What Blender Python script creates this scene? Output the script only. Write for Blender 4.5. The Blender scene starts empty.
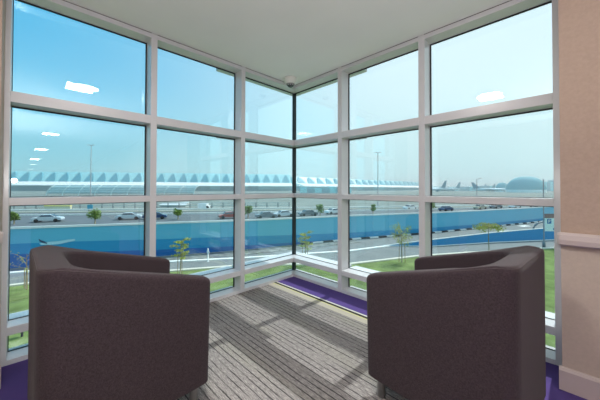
import bpy, math, random
import numpy as np
from mathutils import Vector, Matrix
random.seed(7)
S = bpy.context.scene
COL = S.collection
PI = math.pi
# ------------------------------------------------------------------ camera numbers
F, PY, PITCH, YAW, CX, CY, ROLL = 270.8565, 185.2157, 0.0131, 0.7915, 2.9335, -2.7672, 0.0019
CZ = 1.3
GZ = -5.0                                   # the ground outside: the room is one storey up
fw = Vector((-math.sin(YAW)*math.cos(PITCH), math.cos(YAW)*math.cos(PITCH), math.sin(PITCH)))
rt = Vector((math.cos(YAW), math.sin(YAW), 0))
up = rt.cross(fw)
r2 = rt*math.cos(ROLL)+up*math.sin(ROLL); u2 = -rt*math.sin(ROLL)+up*math.cos(ROLL)
CAM = Vector((CX, CY, CZ))
def G(x, y, z=GZ):
    d = fw+r2*((x-300)/F)-u2*((y-PY)/F)
    return CAM+d*((z-CZ)/d.z)
def AT(x, w, z):
    """ground position seen in image column x at distance w along the view, height z above outside ground"""
    d = (fw+r2*((x-300)/F))*w
    return Vector((CAM.x+d.x, CAM.y+d.y, GZ+z))
# ------------------------------------------------------------------ materials
def lin(c):
    return tuple(((v/255)/12.92 if v/255 <= .04045 else ((v/255+.055)/1.055)**2.4) for v in c)+(1,)
MATS = {}
def mat(name, rgb, rough=.6, metal=0, var=0, scale=20, bump=0, bscale=None, spec=.5, sheen=0, stretch=None, emit=None, coat=0):
    if name in MATS: return MATS[name]
    m = bpy.data.materials.new(name); m.use_nodes = True
    nt = m.node_tree; N = nt.nodes; L = nt.links
    b = N['Principled BSDF']; c = lin(rgb)
    b.inputs['Base Color'].default_value = c
    b.inputs['Roughness'].default_value = rough; b.inputs['Metallic'].default_value = metal
    b.inputs['Specular IOR Level'].default_value = spec
    if coat: b.inputs['Coat Weight'].default_value = coat
    if sheen:
        b.inputs['Sheen Weight'].default_value = sheen; b.inputs['Sheen Roughness'].default_value = .45
        b.inputs['Sheen Tint'].default_value = (1, .96, .92, 1)
    if var or bump:
        tc = N.new('ShaderNodeTexCoord'); mp = N.new('ShaderNodeMapping')
        L.new(tc.outputs['Object'], mp.inputs[0])
        if stretch: mp.inputs['Scale'].default_value = stretch
        n = N.new('ShaderNodeTexNoise'); n.inputs['Scale'].default_value = scale; n.inputs['Detail'].default_value = 4
        L.new(mp.outputs[0], n.inputs['Vector'])
        if var:
            r = N.new('ShaderNodeValToRGB'); L.new(n.outputs['Fac'], r.inputs[0])
            r.color_ramp.elements[0].position = .3; r.color_ramp.elements[1].position = .7
            r.color_ramp.elements[0].color = tuple(v*(1-var) for v in c[:3])+(1,)
            r.color_ramp.elements[1].color = tuple(min(1, v*(1+var)) for v in c[:3])+(1,)
            L.new(r.outputs[0], b.inputs['Base Color'])
        if bump:
            n2 = N.new('ShaderNodeTexNoise'); n2.inputs['Scale'].default_value = bscale or scale
            L.new(mp.outputs[0], n2.inputs['Vector'])
            bp = N.new('ShaderNodeBump'); bp.inputs['Strength'].default_value = bump; bp.inputs['Distance'].default_value = .004
            L.new(n2.outputs['Fac'], bp.inputs['Height']); L.new(bp.outputs[0], b.inputs['Normal'])
    if emit:
        b.inputs['Emission Color'].default_value = (1, .95, .88, 1); b.inputs['Emission Strength'].default_value = emit
    MATS[name] = m
    return m
def math_node(nt, op, a, b=None, clamp=False):
    n = nt.nodes.new('ShaderNodeMath'); n.operation = op; n.use_clamp = clamp
    for i, v in enumerate((a, b)):
        if v is None: continue
        if isinstance(v, (int, float)): n.inputs[i].default_value = v
        else: nt.links.new(v, n.inputs[i])
    return n.outputs[0]
def mixc(nt, fac, a, b):
    n = nt.nodes.new('ShaderNodeMix'); n.data_type = 'RGBA'
    if isinstance(fac, (int, float)): n.inputs[0].default_value = fac
    else: nt.links.new(fac, n.inputs[0])
    for i, v in ((6, a), (7, b)):
        if isinstance(v, tuple): n.inputs[i].default_value = v
        else: nt.links.new(v, n.inputs[i])
    return n.outputs[2]
def glass_mat():
    m = bpy.data.materials.new('window_glass'); m.use_nodes = True
    nt = m.node_tree; N = nt.nodes; L = nt.links; N.clear()
    o = N.new('ShaderNodeOutputMaterial'); mx = N.new('ShaderNodeMixShader')
    t = N.new('ShaderNodeBsdfTransparent'); t.inputs[0].default_value = (.93, .975, .98, 1)
    g = N.new('ShaderNodeBsdfGlossy'); g.inputs['Roughness'].default_value = 0; g.inputs['Color'].default_value = (.9, 1, 1, 1)
    ge = N.new('ShaderNodeNewGeometry')
    dp = N.new('ShaderNodeVectorMath'); dp.operation = 'DOT_PRODUCT'
    L.new(ge.outputs['Incoming'], dp.inputs[0]); L.new(ge.outputs['Normal'], dp.inputs[1])
    c = math_node(nt, 'ABSOLUTE', dp.outputs['Value'])
    s = math_node(nt, 'POWER', math_node(nt, 'SUBTRACT', 1.0, c), 5.0)
    f = math_node(nt, 'ADD', math_node(nt, 'MULTIPLY', s, .90), .085, True)
    L.new(f, mx.inputs[0]); L.new(t.outputs[0], mx.inputs[1]); L.new(g.outputs[0], mx.inputs[2])
    L.new(mx.outputs[0], o.inputs[0])
    return m
M_GLASS = glass_mat()
def carpet_mat():
    m = bpy.data.materials.new('striped_carpet'); m.use_nodes = True
    nt = m.node_tree; N = nt.nodes; L = nt.links; b = N['Principled BSDF']
    b.inputs['Roughness'].default_value = .95; b.inputs['Specular IOR Level'].default_value = .15
    tc = N.new('ShaderNodeTexCoord'); sp = N.new('ShaderNodeSeparateXYZ'); L.new(tc.outputs['Object'], sp.inputs[0])
    X, Y = sp.outputs[0], sp.outputs[1]
    def noise(sc, stretch, det=3):
        mp = N.new('ShaderNodeMapping'); mp.inputs['Scale'].default_value = stretch; L.new(tc.outputs['Object'], mp.inputs[0])
        n = N.new('ShaderNodeTexNoise'); n.inputs['Scale'].default_value = sc; n.inputs['Detail'].default_value = det
        L.new(mp.outputs[0], n.inputs['Vector']); return n.outputs['Fac']
    # dark cords running along x, every 48 mm, wandering a little, broken in length
    wob = math_node(nt, 'MULTIPLY', math_node(nt, 'SUBTRACT', noise(2.5, (1, 1, 1)), .5), .012)
    yy = math_node(nt, 'ADD', Y, wob)
    fr = math_node(nt, 'FRACT', math_node(nt, 'DIVIDE', yy, .046))
    d = math_node(nt, 'ABSOLUTE', math_node(nt, 'SUBTRACT', fr, .5))
    cord = math_node(nt, 'GREATER_THAN', d, .405)
    brk = math_node(nt, 'MULTIPLY', math_node(nt, 'SUBTRACT', noise(3, (1.0, 14, 1)), .36), 6, True)
    cord = math_node(nt, 'MULTIPLY', cord, brk)
    fine = noise(26, (1.0, 9, 1), 5)
    r = N.new('ShaderNodeValToRGB'); L.new(fine, r.inputs[0])
    r.color_ramp.elements[0].position = .32; r.color_ramp.elements[0].color = lin((96, 90, 90))
    r.color_ramp.elements[1].position = .68; r.color_ramp.elements[1].color = lin((168, 161, 157))
    pile = noise(260, (1, 1, 1), 2)
    r2_ = N.new('ShaderNodeValToRGB'); L.new(pile, r2_.inputs[0])
    r2_.color_ramp.elements[0].position = .3; r2_.color_ramp.elements[0].color = (.55, .55, .55, 1)
    r2_.color_ramp.elements[1].position = .7; r2_.color_ramp.elements[1].color = (1.25, 1.25, 1.25, 1)
    mu = N.new('ShaderNodeMix'); mu.data_type = 'RGBA'; mu.blend_type = 'MULTIPLY'; mu.inputs[0].default_value = 1
    L.new(r.outputs[0], mu.inputs[6]); L.new(r2_.outputs[0], mu.inputs[7])
    col = mu.outputs[2]
    tint = math_node(nt, 'MULTIPLY', math_node(nt, 'SUBTRACT', noise(1.6, (.5, 3, 1)), .5), 3, True)
    col = mixc(nt, math_node(nt, 'MULTIPLY', tint, .5), col, lin((146, 143, 126)))
    col = mixc(nt, math_node(nt, 'MULTIPLY', cord, .86), col, lin((38, 36, 38)))
    # plain beige margin next to the border, then yellow, charcoal and white lines, then purple
    purple = mixc(nt, pile, lin((70, 52, 106)), lin((100, 82, 146)))
    # distance inside the grey field: min of the distances to its three edges
    e1 = math_node(nt, 'SUBTRACT', -.315, Y)
    e2 = math_node(nt, 'SUBTRACT', 2.50, X)
    e3 = math_node(nt, 'ADD', Y, 2.50)
    e4 = math_node(nt, 'SUBTRACT', 1.25, X)      # the purple by the left wall only reaches this far in
    e3 = math_node(nt, 'MAXIMUM', e3, math_node(nt, 'MULTIPLY', e4, -1))
    e = math_node(nt, 'MINIMUM', math_node(nt, 'MINIMUM', e1, e2), e3)
    def over(c, thr, new):
        return mixc(nt, math_node(nt, 'LESS_THAN', e, thr), c, new)
    beige = mixc(nt, pile, lin((140, 132, 120)), lin((196, 188, 172)))
    col = over(col, .155, beige)
    col = over(col, .078, lin((190, 186, 138)))
    col = over(col, .060, lin((58, 54, 50)))
    col = over(col, .022, lin((200, 198, 190)))
    col = over(col, .0, purple)
    L.new(col, b.inputs['Base Color'])
    bp = N.new('ShaderNodeBump'); bp.inputs['Strength'].default_value = .5; bp.inputs['Distance'].default_value = .003
    L.new(pile, bp.inputs['Height']); L.new(bp.outputs[0], b.inputs['Normal'])
    return m
# ------------------------------------------------------------------ mesh builder
class MB:
    def __init__(s): s.v = []; s.f = []; s.mi = []; s.k = 0
    def add(s, vs, fs):
        o = len(s.v); s.v += [tuple(v) for v in vs]
        for f in fs: s.f.append([i+o for i in f]); s.mi.append(s.k)
        return s
    def box(s, x0, y0, z0, x1, y1, z1, R=None, T=None):
        vs = [Vector(p) for p in ((x0, y0, z0), (x1, y0, z0), (x1, y1, z0), (x0, y1, z0), (x0, y0, z1), (x1, y0, z1), (x1, y1, z1), (x0, y1, z1))]
        if R is not None: vs = [R @ v for v in vs]
        if T is not None: vs = [v+Vector(T) for v in vs]
        return s.add(vs, [(0, 3, 2, 1), (4, 5, 6, 7), (0, 1, 5, 4), (1, 2, 6, 5), (2, 3, 7, 6), (3, 0, 4, 7)])
    def prism(s, pts, z0, z1):
        n = len(pts)
        a = sum(pts[i][0]*pts[(i+1) % n][1]-pts[(i+1) % n][0]*pts[i][1] for i in range(n))
        if a < 0: pts = pts[::-1]
        return s.add([(p[0], p[1], z0) for p in pts]+[(p[0], p[1], z1) for p in pts],
                     [list(range(n))[::-1], list(range(n, 2*n))]+[(i, (i+1) % n, n+(i+1) % n, n+i) for i in range(n)])
    def tube(s, pts, r, n=8, cap=True):
        pts = [Vector(p) for p in pts]
        rs = r if isinstance(r, (list, tuple)) else [r]*len(pts)
        vs = []; fs = []
        for i, p in enumerate(pts):
            t = (pts[min(i+1, len(pts)-1)]-pts[max(i-1, 0)]).normalized()
            a = Vector((0, 0, 1)) if abs(t.z) < .9 else Vector((1, 0, 0))
            x = t.cross(a).normalized(); y = t.cross(x)
            for k in range(n): vs.append(p+(x*math.cos(2*PI*k/n)+y*math.sin(2*PI*k/n))*rs[i])
        for i in range(len(pts)-1):
            for k in range(n): fs.append((i*n+k, i*n+(k+1) % n, (i+1)*n+(k+1) % n, (i+1)*n+k))
        if cap:
            fs.append(list(range(n))); fs.append([(len(pts)-1)*n+k for k in range(n)][::-1])
        return s.add(vs, fs)
    def lathe(s, prof, n=24, c=(0, 0, 0), axis='z'):
        vs = []; fs = []
        for r, h in prof:
            for k in range(n):
                a = 2*PI*k/n
                if axis == 'z': vs.append((c[0]+r*math.cos(a), c[1]+r*math.sin(a), c[2]+h))
                elif axis == 'x': vs.append((c[0]+h, c[1]+r*math.cos(a), c[2]+r*math.sin(a)))
                else: vs.append((c[0]+r*math.cos(a), c[1]+h, c[2]+r*math.sin(a)))
        m = len(prof)
        for i in range(m-1):
            for k in range(n): fs.append((i*n+k, i*n+(k+1) % n, (i+1)*n+(k+1) % n, (i+1)*n+k))
        fs.append(list(range(n))[::-1]); fs.append([(m-1)*n+k for k in range(n)])
        return s.add(vs, fs)
    def ribbon(s, pts, w, z0, z1):
        """band of width w on the ground along pts"""
        P = [Vector((p[0], p[1])) for p in pts]; Lf = []; Rt = []
        for i, p in enumerate(P):
            t = (P[min(i+1, len(P)-1)]-P[max(i-1, 0)]).normalized(); n = Vector((-t.y, t.x))
            Lf.append(p+n*w/2); Rt.append(p-n*w/2)
        m = len(P); vs = [(q.x, q.y, z) for z in (z0, z1) for side in (Lf, Rt) for q in side]
        a, b, c, d = 0, m, 2*m, 3*m; fs = []
        for i in range(m-1):
            fs += [(c+i, c+i+1, d+i+1, d+i)[::-1], (a+i, a+i+1, c+i+1, c+i)[::-1], (b+i, b+i+1, d+i+1, d+i), (a+i, a+i+1, b+i+1, b+i)]
        fs += [(a, b, d, c), (a+m-1, c+m-1, d+m-1, b+m-1)]
        return s.add(vs, fs)
    def build(s, name, m, parent=None, smooth=False, bevel=0, origin=None, seg=2):
        if origin is not None:
            ox = Vector(origin); s.v = [tuple(Vector(v)-ox) for v in s.v]
        me = bpy.data.meshes.new(name); me.from_pydata(s.v, [], s.f); me.validate(); me.update()
        for mm in (m if isinstance(m, (list, tuple)) else [m]): me.materials.append(mm)
        if isinstance(m, (list, tuple)):
            for p, k in zip(me.polygons, s.mi): p.material_index = k
        if smooth:
            for p in me.polygons: p.use_smooth = True
        o = bpy.data.objects.new(name, me); COL.objects.link(o)
        if origin is not None: o.location = ox
        if parent is not None: o.parent = parent
        if bevel:
            b = o.modifiers.new('bevel', 'BEVEL'); b.width = bevel; b.segments = seg; b.limit_method = 'ANGLE'
        return o
def tag(o, label=None, cat=None, group=None, kind=None):
    if label: o['label'] = label
    if cat: o['category'] = cat
    if group: o['group'] = group
    if kind: o['kind'] = kind
    return o
def empty(name, loc, rz=0, label=None, cat=None, group=None, kind=None):
    o = bpy.data.objects.new(name, None); COL.objects.link(o); o.location = loc; o.rotation_euler = (0, 0, rz)
    o.empty_display_size = .1
    return tag(o, label, cat, group, kind)
def copy_tree(o, parent=None):
    c = o.copy(); COL.objects.link(c); c.parent = parent
    for ch in [x for x in COL.objects if x.parent == o]: copy_tree(ch, c)
    return c
def place(proto_, i, loc, rz, label, sc=1):
    o = proto_ if i == 0 else copy_tree(proto_)
    o.location = loc; o.rotation_euler = (0, 0, rz); o['label'] = label; o.scale = (sc, sc, sc)
    return o
# ================================================================== ROOM
M_ALU = mat('powder_coated_aluminium', (204, 203, 206), rough=.22, spec=.6)
M_GASK = mat('black_rubber_gasket', (26, 30, 34), rough=.6)
M_CEIL = mat('ceiling_paint', (234, 232, 229), rough=.9, var=.03, scale=1.2)
M_WALLU = mat('beige_wall_vinyl', (174, 152, 136), rough=.75, var=.05, scale=60, bump=.15, bscale=160)
M_WALLD = mat('greige_wall_vinyl', (188, 172, 158), rough=.75, var=.04, scale=60, bump=.15, bscale=160)
M_TRIM = mat('wall_protection_vinyl', (190, 176, 172), rough=.5)
CH = 2.845
M_GAP = mat('shadow_gap_grey', (110, 108, 104), rough=.8)
mb = MB(); mb.box(-.26, -5, -.12, 34, .26, 0)
fl = mb.build('floor', carpet_mat()); tag(fl, kind='structure')
mb = MB(); mb.box(-.26, -5, CH, 34, .26, CH+.15)
tag(mb.build('ceiling', M_CEIL), kind='structure')
GD = .16           # depth of the glass behind the inner faces
def tp(side, a, d):
    """a = distance from the corner along the wall, d = depth outwards"""
    return (-d, -a) if side == 'L' else (a, d)
def member(side, a0, a1, d0, d1, z0, z1, mitre=False):
    m = MB()
    if mitre: m.prism([tp(side, -d0, d0), tp(side, a1, d0), tp(side, a1, d1), tp(side, -d1, d1)], z0, z1)
    else: m.prism([tp(side, a0, d0), tp(side, a1, d0), tp(side, a1, d1), tp(side, a0, d1)], z0, z1)
    return m
ROWS = [(.036, .214), (.276, 1.171), (1.229, 1.943), (2.024, 2.797)]
for side, nm, mulls, jamb in (('L', 'window_1', [(.849, .907), (1.886, 1.943)], (2.890, 2.906)),
                              ('R', 'window_2', [(.815, .876), (1.833, 1.894)], (2.826, 2.856))):
    root = empty(nm, (0, 0, 0), kind='structure')
    for a0, a1 in mulls: member(side, a0, a1, 0, .178, 0, CH).build('mullion', M_ALU, root, bevel=.002)
    member(side, jamb[0], jamb[1]+.1, 0, .18, 0, CH).build('jamb', M_ALU, root, bevel=.002)
    cols = [(0, mulls[0][0]), (mulls[0][1], mulls[1][0]), (mulls[1][1], jamb[0])]
    for k, (a0, a1) in enumerate(cols):
        mi = (k == 0)
        member(side, a0, a1, 0, .21, 0, .036, mi).build('bottom_rail', M_ALU, root)
        member(side, a0, a1, 0, .31, .214, .276, mi).build('transom', M_ALU, root, bevel=.002)
        member(side, a0, a1, 0, .26 if mi else .18, 1.171, 1.229, mi).build('transom', M_ALU, root, bevel=.002)
        member(side, a0, a1, 0, .26 if mi else .18, 1.943, 2.024, mi).build('transom', M_ALU, root, bevel=.002)
        member(side, a0, a1, 0, .26 if mi else .18, 2.797, CH, mi).build('head_rail', M_ALU, root)
        member(side, a0 if k else .004, a1, -.004, 0, CH-.005, CH-.001).build('shadow_gap', M_GAP, root)
        if mi:
            for z0, z1 in ((1.943, 2.024), (2.797, CH)): member(side, a1, a1+.27, .18, .26, z0, z1).build('outer_trim', M_ALU, root)
        for z0, z1 in ROWS:
            b0 = a0 if k else -GD+.02
            member(side, b0, a1, GD, GD+.012, z0, z1).build('glass_pane', M_GLASS, root)
            g = MB()
            def gk(p0, p1, q0, q1):
                g.prism([tp(side, p0, GD-.012), tp(side, p1, GD-.012), tp(side, p1, GD), tp(side, p0, GD)], q0, q1)
            t = .004; t2 = .011
            gk(b0, a1, z0, z0+t); gk(b0, a1, z1-t2, z1); gk(a1-t, a1, z0+t, z1-t2)
            if k: gk(a0, a0+t2, z0+t, z1-t2)
            g.build('gasket', M_GASK, root)
for z0, z1 in ROWS:
    pass
root = empty('trim_1', (-GD, GD, 0), kind='structure')
for z0, z1 in ROWS:
    m = MB(); m.box(-GD-.022, GD-.022, z0, -GD+.022, GD+.022, z1); m.build('corner_post', M_GASK, root, origin=(0, 0, 0)).location = (GD, -GD, 0)
# walls
mb = MB()
mb.box(2.869, -.29, .0, 34, .26, .97); w = mb.build('wall_right', M_WALLD); tag(w, kind='structure')
mb = MB(); mb.box(2.869, -.29, .97, 34, .26, CH); mb.build('upper_wall', M_WALLU, w)
mb = MB(); mb.box(-.26, -5, 0, .29, -2.921, .97); w = mb.build('wall_left', M_WALLD); tag(w, kind='structure')
mb = MB(); mb.box(-.26, -5, .97, .29, -2.921, CH); mb.build('upper_wall', M_WALLU, w)
mb = MB(); mb.box(-.26, -5.15, 0, 34, -5, CH); tag(mb.build('wall_back', M_WALLU), kind='structure')
mb = MB(); mb.box(34, -5.15, 0, 34.15, .26, CH); tag(mb.build('wall_end', M_WALLU), kind='structure')
def rail_profile(nm, x0, x1, flip=False):
    """horizontal bumper rail with rounded lips"""
    m = MB(); prof = [(0, .935), (.030, .935), (.042, .945), (.046, .975), (.042, 1.005), (.030, 1.018), (0, 1.018)]
    n = len(prof)
    vs = []
    for a, ins in ((x0, .012), (x0+.012, 0), (x1, 0)):
        for d, z in prof: vs.append((a, d*(1 if ins == 0 else .72), z if ins == 0 else .977+(z-.977)*.82))
    fs = [[i for i in range(n)]]
    for k in range(2):
        for i in range(n): fs.append((k*n+i, (k+1)*n+i, (k+1)*n+(i+1) % n, k*n+(i+1) % n))
    fs.append([2*n+i for i in range(n)][::-1])
    if flip: m.add([(.29+v[1], -v[0], v[2]) for v in vs], fs)
    else: m.add([(v[0], -.29-v[1], v[2]) for v in vs], fs)
    return m
r = rail_profile('r', 2.852, 10).build('trim_2', M_TRIM); tag(r, kind='structure')
r = rail_profile('l', 2.900, 4.9, True).build('trim_3', M_TRIM); tag(r, kind='structure')
def baseboard(flip, x0, x1):
    m = MB(); prof = [(0, 0), (.022, 0), (.020, .125), (.012, .14), (0, .145)]
    vs = [(a, d, z) for a in (x0, x1) for d, z in prof]; n = len(prof)
    fs = [list(range(n)), [n+i for i in range(n)][::-1]]+[(i, n+i, n+(i+1) % n, (i+1) % n) for i in range(n)]
    if flip: m.add([(.29+v[1], -v[0], v[2]) for v in vs], fs)
    else: m.add([(v[0], -.29-v[1], v[2]) for v in vs], fs)
    return m
tag(baseboard(False, 2.854, 30).build('baseboard_right', M_TRIM), kind='structure')
tag(baseboard(True, 2.900, 4.9).build('baseboard_left', M_TRIM), kind='structure')
# ------------------------------------------------------------------ ceiling lights of the corridor (mirrored in the glass)
M_LAMP = mat('lamp_diffuser', (255, 250, 240), rough=.4, emit=14)
M_WHITE = mat('white_plastic', (225, 225, 220), rough=.4)
wl = ['round white ceiling downlight nearest the window corner', 'second round ceiling downlight along the corridor', 'third round ceiling downlight along the corridor',
      'fourth round ceiling downlight along the corridor', 'fifth round ceiling downlight along the corridor', 'sixth, farthest round ceiling downlight along the corridor']
proto = empty('ceiling_light', (0, 0, 0), 0, '', 'ceiling light', 'round downlights along the corridor ceiling')
MB().lathe([(.20, 0), (.20, -.012), (.185, -.018), (.17, -.012), (.17, 0)], 32).build('lamp_ring', M_WHITE, proto, smooth=False)
MB().lathe([(.168, -.002), (.168, -.010)], 32).build('lamp_diffuser', M_LAMP, proto)
for i, (x, y) in enumerate([(1.97, -2.21), (7.05, -2.39), (11.4, -2.49), (16.5, -2.6), (21.3, -2.75), (27, -2.9)]):
    place(proto, i, (x, y, CH), 0, wl[i])
# ------------------------------------------------------------------ dome camera
dc = empty('security_camera', (.155, -.215, CH), 0, 'white dome security camera with dark glass bubble under the ceiling corner', 'security camera')
MB().lathe([(.092, 0), (.092, -.012), (.086, -.055), (.072, -.080), (.066, -.084), (.045, -.084)], 40).build('housing', M_WHITE, dc, smooth=True).data.polygons[0].use_smooth = False
M_DOME = mat('smoked_dome', (28, 30, 36), rough=.12, coat=.6)
MB().lathe([(.052, -.078)]+[(.052*math.cos(a), -.084-.044*math.sin(a)) for a in [i*PI/2/8 for i in range(8)]]+[(.003, -.128)], 32).build('dome', M_DOME, dc, smooth=True)
MB().lathe([(.058, -.080), (.062, -.084), (.062, -.092), (.0535, -.096), (.052, -.09)], 40).build('retaining_ring', mat('grey_plastic', (150, 150, 150), rough=.35), dc, smooth=True)
ls = MB()
for k in range(5):
    a = -PI/2+.785+(k-2)*.55
    ls = MB(); ls.box(-.005, .0530, -.112, .005, .0570, -.092, Matrix.Rotation(a-PI/2, 3, 'Z'))
    ls.build('vent_fin', mat('silver', (190, 190, 190), rough=.3, metal=.6), dc)
# ------------------------------------------------------------------ armchairs
def fabric():
    m = mat('charcoal_upholstery', (61, 51, 55), rough=.9, spec=.15, sheen=.12, var=.30, scale=170, bump=.5, bscale=420)
    return m
M_FAB = fabric()
M_SEAM = mat('upholstery_piping', (70, 60, 62), rough=.85)
M_LEG = mat('brushed_steel', (150, 150, 150), rough=.32, metal=.9)
def make_armchair(label):
    """local frame: front faces +x, back at x=0, width along y (0.68)"""
    D, W, TB, TA = .765, .712, .135, .085
    root = empty('armchair', (0, 0, 0), 0, label, 'armchair', 'charcoal tub armchairs in the glazed corner')
    R = .075; r_in = .12; n = 12
    out = []; inn = []; zz = []
    hy = W/2
    def H(x):
        t = min(max((x-.06)/(D-.06), 0), 1)
        return .955-.205*t
    arm = [D-.0, D-.003, D-.010, D-.02, D-.035, D-.06]+[D-.06-(D-.06-.27)*i/10 for i in range(1, 11)]
    st = []
    for x in arm: st.append(((x, hy), (x, hy-TA), x))
    for k in range(n+1):
        a = PI/2*k/n
        st.append(((R-R*math.sin(a), hy-R+R*math.cos(a)), (TB+r_in-r_in*math.sin(a), hy-TA-r_in+r_in*math.cos(a)), R-R*math.sin(a)))
    for i in range(1, 8):
        y = (hy-R)*(1-i/4); yi = (hy-TA-r_in)*(1-i/4)
        st.append(((0, y), (TB, yi), 0))
    full = st+[((o[0], -o[1]), (i_[0], -i_[1]), x) for o, i_, x in st[:len(arm)+n+1][::-1]]
    full = [s_ for k, s_ in enumerate(full) if k == 0 or s_[:2] != full[k-1][:2]]
    Q = len(full)
    rr = .024; tipr = [0.016, .010, .006, .003, .001, 0]
    secs = []
    for q, (o, i_, x) in enumerate(full):
        e = min(q, Q-1-q)
        sh = tipr[e] if e < len(tipr) else 0
        o = Vector(o); i_ = Vector(i_); dv = (i_-o); T = dv.length; dv.normalize()
        topo = H(o.x)-sh*1.25; topi = H(i_.x)-sh*1.25; bot = .122+sh*.3
        sec = [(sh, bot), (sh*.9, bot+.006)]
        top = topo; sec += [(sh, bot+.01), (sh, top-.2), (sh, top-rr-.01)]
        for k in range(1, 7):
            a = PI/2*k/6; sec.append((sh+rr*(1-math.cos(a)), top-rr+rr*math.sin(a)))
        top = topi
        for k in range(0, 6):
            a = PI/2*(1-k/6); sec.append((T-sh-rr*(1-math.cos(a)), top-rr+rr*math.sin(a)))
        sec += [(T-sh, top-rr-.01), (T-sh, top-.2), (T-sh, bot)]
        secs.append([(o.x+dv.x*d+.014*max(0, (o.x-.3)/.465)*(z-.12)/.65, o.y+dv.y*d, z) for d, z in sec])
    m = MB(); K = len(secs[0])
    vs = [p for s_ in secs for p in s_]; fs = []
    for q in range(Q-1):
        for k in range(K): fs.append((q*K+k, (q+1)*K+k, (q+1)*K+(k+1) % K, q*K+(k+1) % K))
    fs.append(list(range(K))); fs.append([(Q-1)*K+k for k in range(K)][::-1])
    m.add(vs, fs)
    sh = m.build('shell', M_FAB, root, smooth=True)
    # piping along the outer top edge of the back and down the two back corners
    pts = [(o[0]+.0 if 0 else o[0], o[1], H(x)) for o, i_, x in full]
    seam = MB()
    pp = []
    for o, i_, x in full[len(arm)-2:Q-len(arm)+2]:
        o = Vector(o); dv = (Vector(i_)-o).normalized(); q = o+dv*(rr*.3)
        pp.append((q.x, q.y, H(x)-rr*.29))
    seam.tube(pp, .0020, 6)
    seam.build('piping', M_SEAM, sh, smooth=True)
    # seat cushion and front base panel
    def rbox(x0, y0, z0, x1, y1, z1, bev):
        b = MB(); b.box(x0, y0, z0, x1, y1, z1); return b
    rbox(TB+.002, -hy+TA+.003, .31, D-.015, hy-TA-.003, .45, 0).build('seat_cushion', M_FAB, root, smooth=True, bevel=.03, seg=4)
    rbox(TB-.03, -hy+TA-.02, .125, D-.03, hy-TA+.02, .305, 0).build('seat_base', M_FAB, root, bevel=.008)
    for sx in (.07, D-.07):
        for sy in (-1, 1):
            lg = MB(); lg.lathe([(.024, .0), (.026, .004), (.026, .10), (.026, .16)], 20, (sx, sy*(hy-.055), 0))
            lg.build('leg', M_LEG, root, smooth=True).data.polygons[-1].use_smooth = False
    return root
c1 = make_armchair('charcoal fabric tub armchair at the left, its back near the left wall')
c2 = copy_tree(c1); c2['label'] = 'charcoal fabric tub armchair at the right, by the beige wall'
# left one: front faces +y, back at y=-2.775 ; right one: front faces -x, back at x=2.79
c1.location = (1.377-.348, -2.765, 0); c1.rotation_euler = (0, 0, PI/2+math.radians(2))
c2.location = (2.788, -.946, 0); c2.rotation_euler = (0, 0, PI-math.radians(4.5))
# ================================================================== OUTSIDE
def gp(*l): return [G(x, y) for x, y in l]
M_GROUND = mat('sandy_ground', (122, 130, 124), rough=.95, var=.16, scale=.06)
M_ROAD = mat('asphalt', (98, 106, 110), rough=.9, var=.08, scale=.4, stretch=(1, 1, 1))
M_PATH = mat('concrete_paving', (122, 127, 126), rough=.9, var=.06, scale=.8)
M_PAINT = mat('white_road_paint', (235, 235, 230), rough=.7)
M_KERB = mat('pale_kerb_stone', (214, 208, 192), rough=.85)
M_KERBD = mat('black_kerb_paint', (60, 62, 62), rough=.85)
M_GRASS = mat('lawn_grass', (112, 128, 74), rough=.95, var=.28, scale=1.1, spec=.1)
def flat(name, pts, z0, z1, m, kind='structure'):
    b = MB(); b.prism([(p[0], p[1]) for p in pts], z0, z1); return tag(b.build(name, m), kind=kind)
b = MB(); b.box(-4000, -2500, GZ-.5, 2500, 4500, GZ); tag(b.build('ground', M_GROUND), kind='structure')
# lawn under the windows
edge = gp((-25, 292), (10, 287), (60, 281), (130, 275), (250, 266), (350, 265), (418, 257), (475, 253), (550, 249))
edge = [Vector((e.x, e.y)) for e in edge]
edge = [Vector((-22.9, -16))]+edge+[Vector((6, 45)), Vector((14, 56))]
lawn_poly = edge+[Vector((40, 56)), Vector((40, -16))]
flat('lawn', lawn_poly, GZ, GZ+.06, M_GRASS)
b = MB(); b.ribbon(edge, .35, GZ, GZ+.14); tag(b.build('kerb', M_KERB), kind='structure')
# paved lane between lawn and hoarding
hb = [(10, 269), (80, 263), (155, 257), (240, 250.5), (300, 244.5), (350, 239.5), (400, 235.5), (432, 232.8), (480, 228), (545, 221)]
HB = gp(*hb); HB = [Vector((p.x, p.y)) for p in HB]
HB = [HB[0]+(HB[0]-HB[1]).normalized()*16]+HB+[HB[-1]+(HB[-1]-HB[-2]).normalized()*18]
flat('road', [Vector((-23, -18))]+edge[1:]+HB[::-1]+[Vector((-31, -18))], GZ-.02, GZ+.03, M_PATH)
def off(pts, d):
    o = []
    for i, p in enumerate(pts):
        t = (pts[min(i+1, len(pts)-1)]-pts[max(i-1, 0)]).normalized(); o.append(p+Vector((-t.y, t.x))*d)
    return o
b = MB(); b.ribbon([Vector(G(x, y)[:2]) for x, y in ((8, 274), (60, 270), (130, 265.5), (170, 262.5), (240, 259), (300, 255), (350, 251.5), (400, 245), (432, 241.3), (480, 235.5), (545, 229))], .40, GZ+.02, GZ+.12)
tag(b.build('kerb', M_PAINT), kind='structure')
# rough planting strip beside the hoarding
M_SHRUB = mat('grey_gravel_strip', (120, 124, 120), rough=.95, var=.45, scale=1.6)
b = MB(); b.ribbon(off(HB[2:7], -1.35), 1.7, GZ, GZ+.06); tag(b.build('gravel_strip', M_SHRUB), kind='structure')
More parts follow.
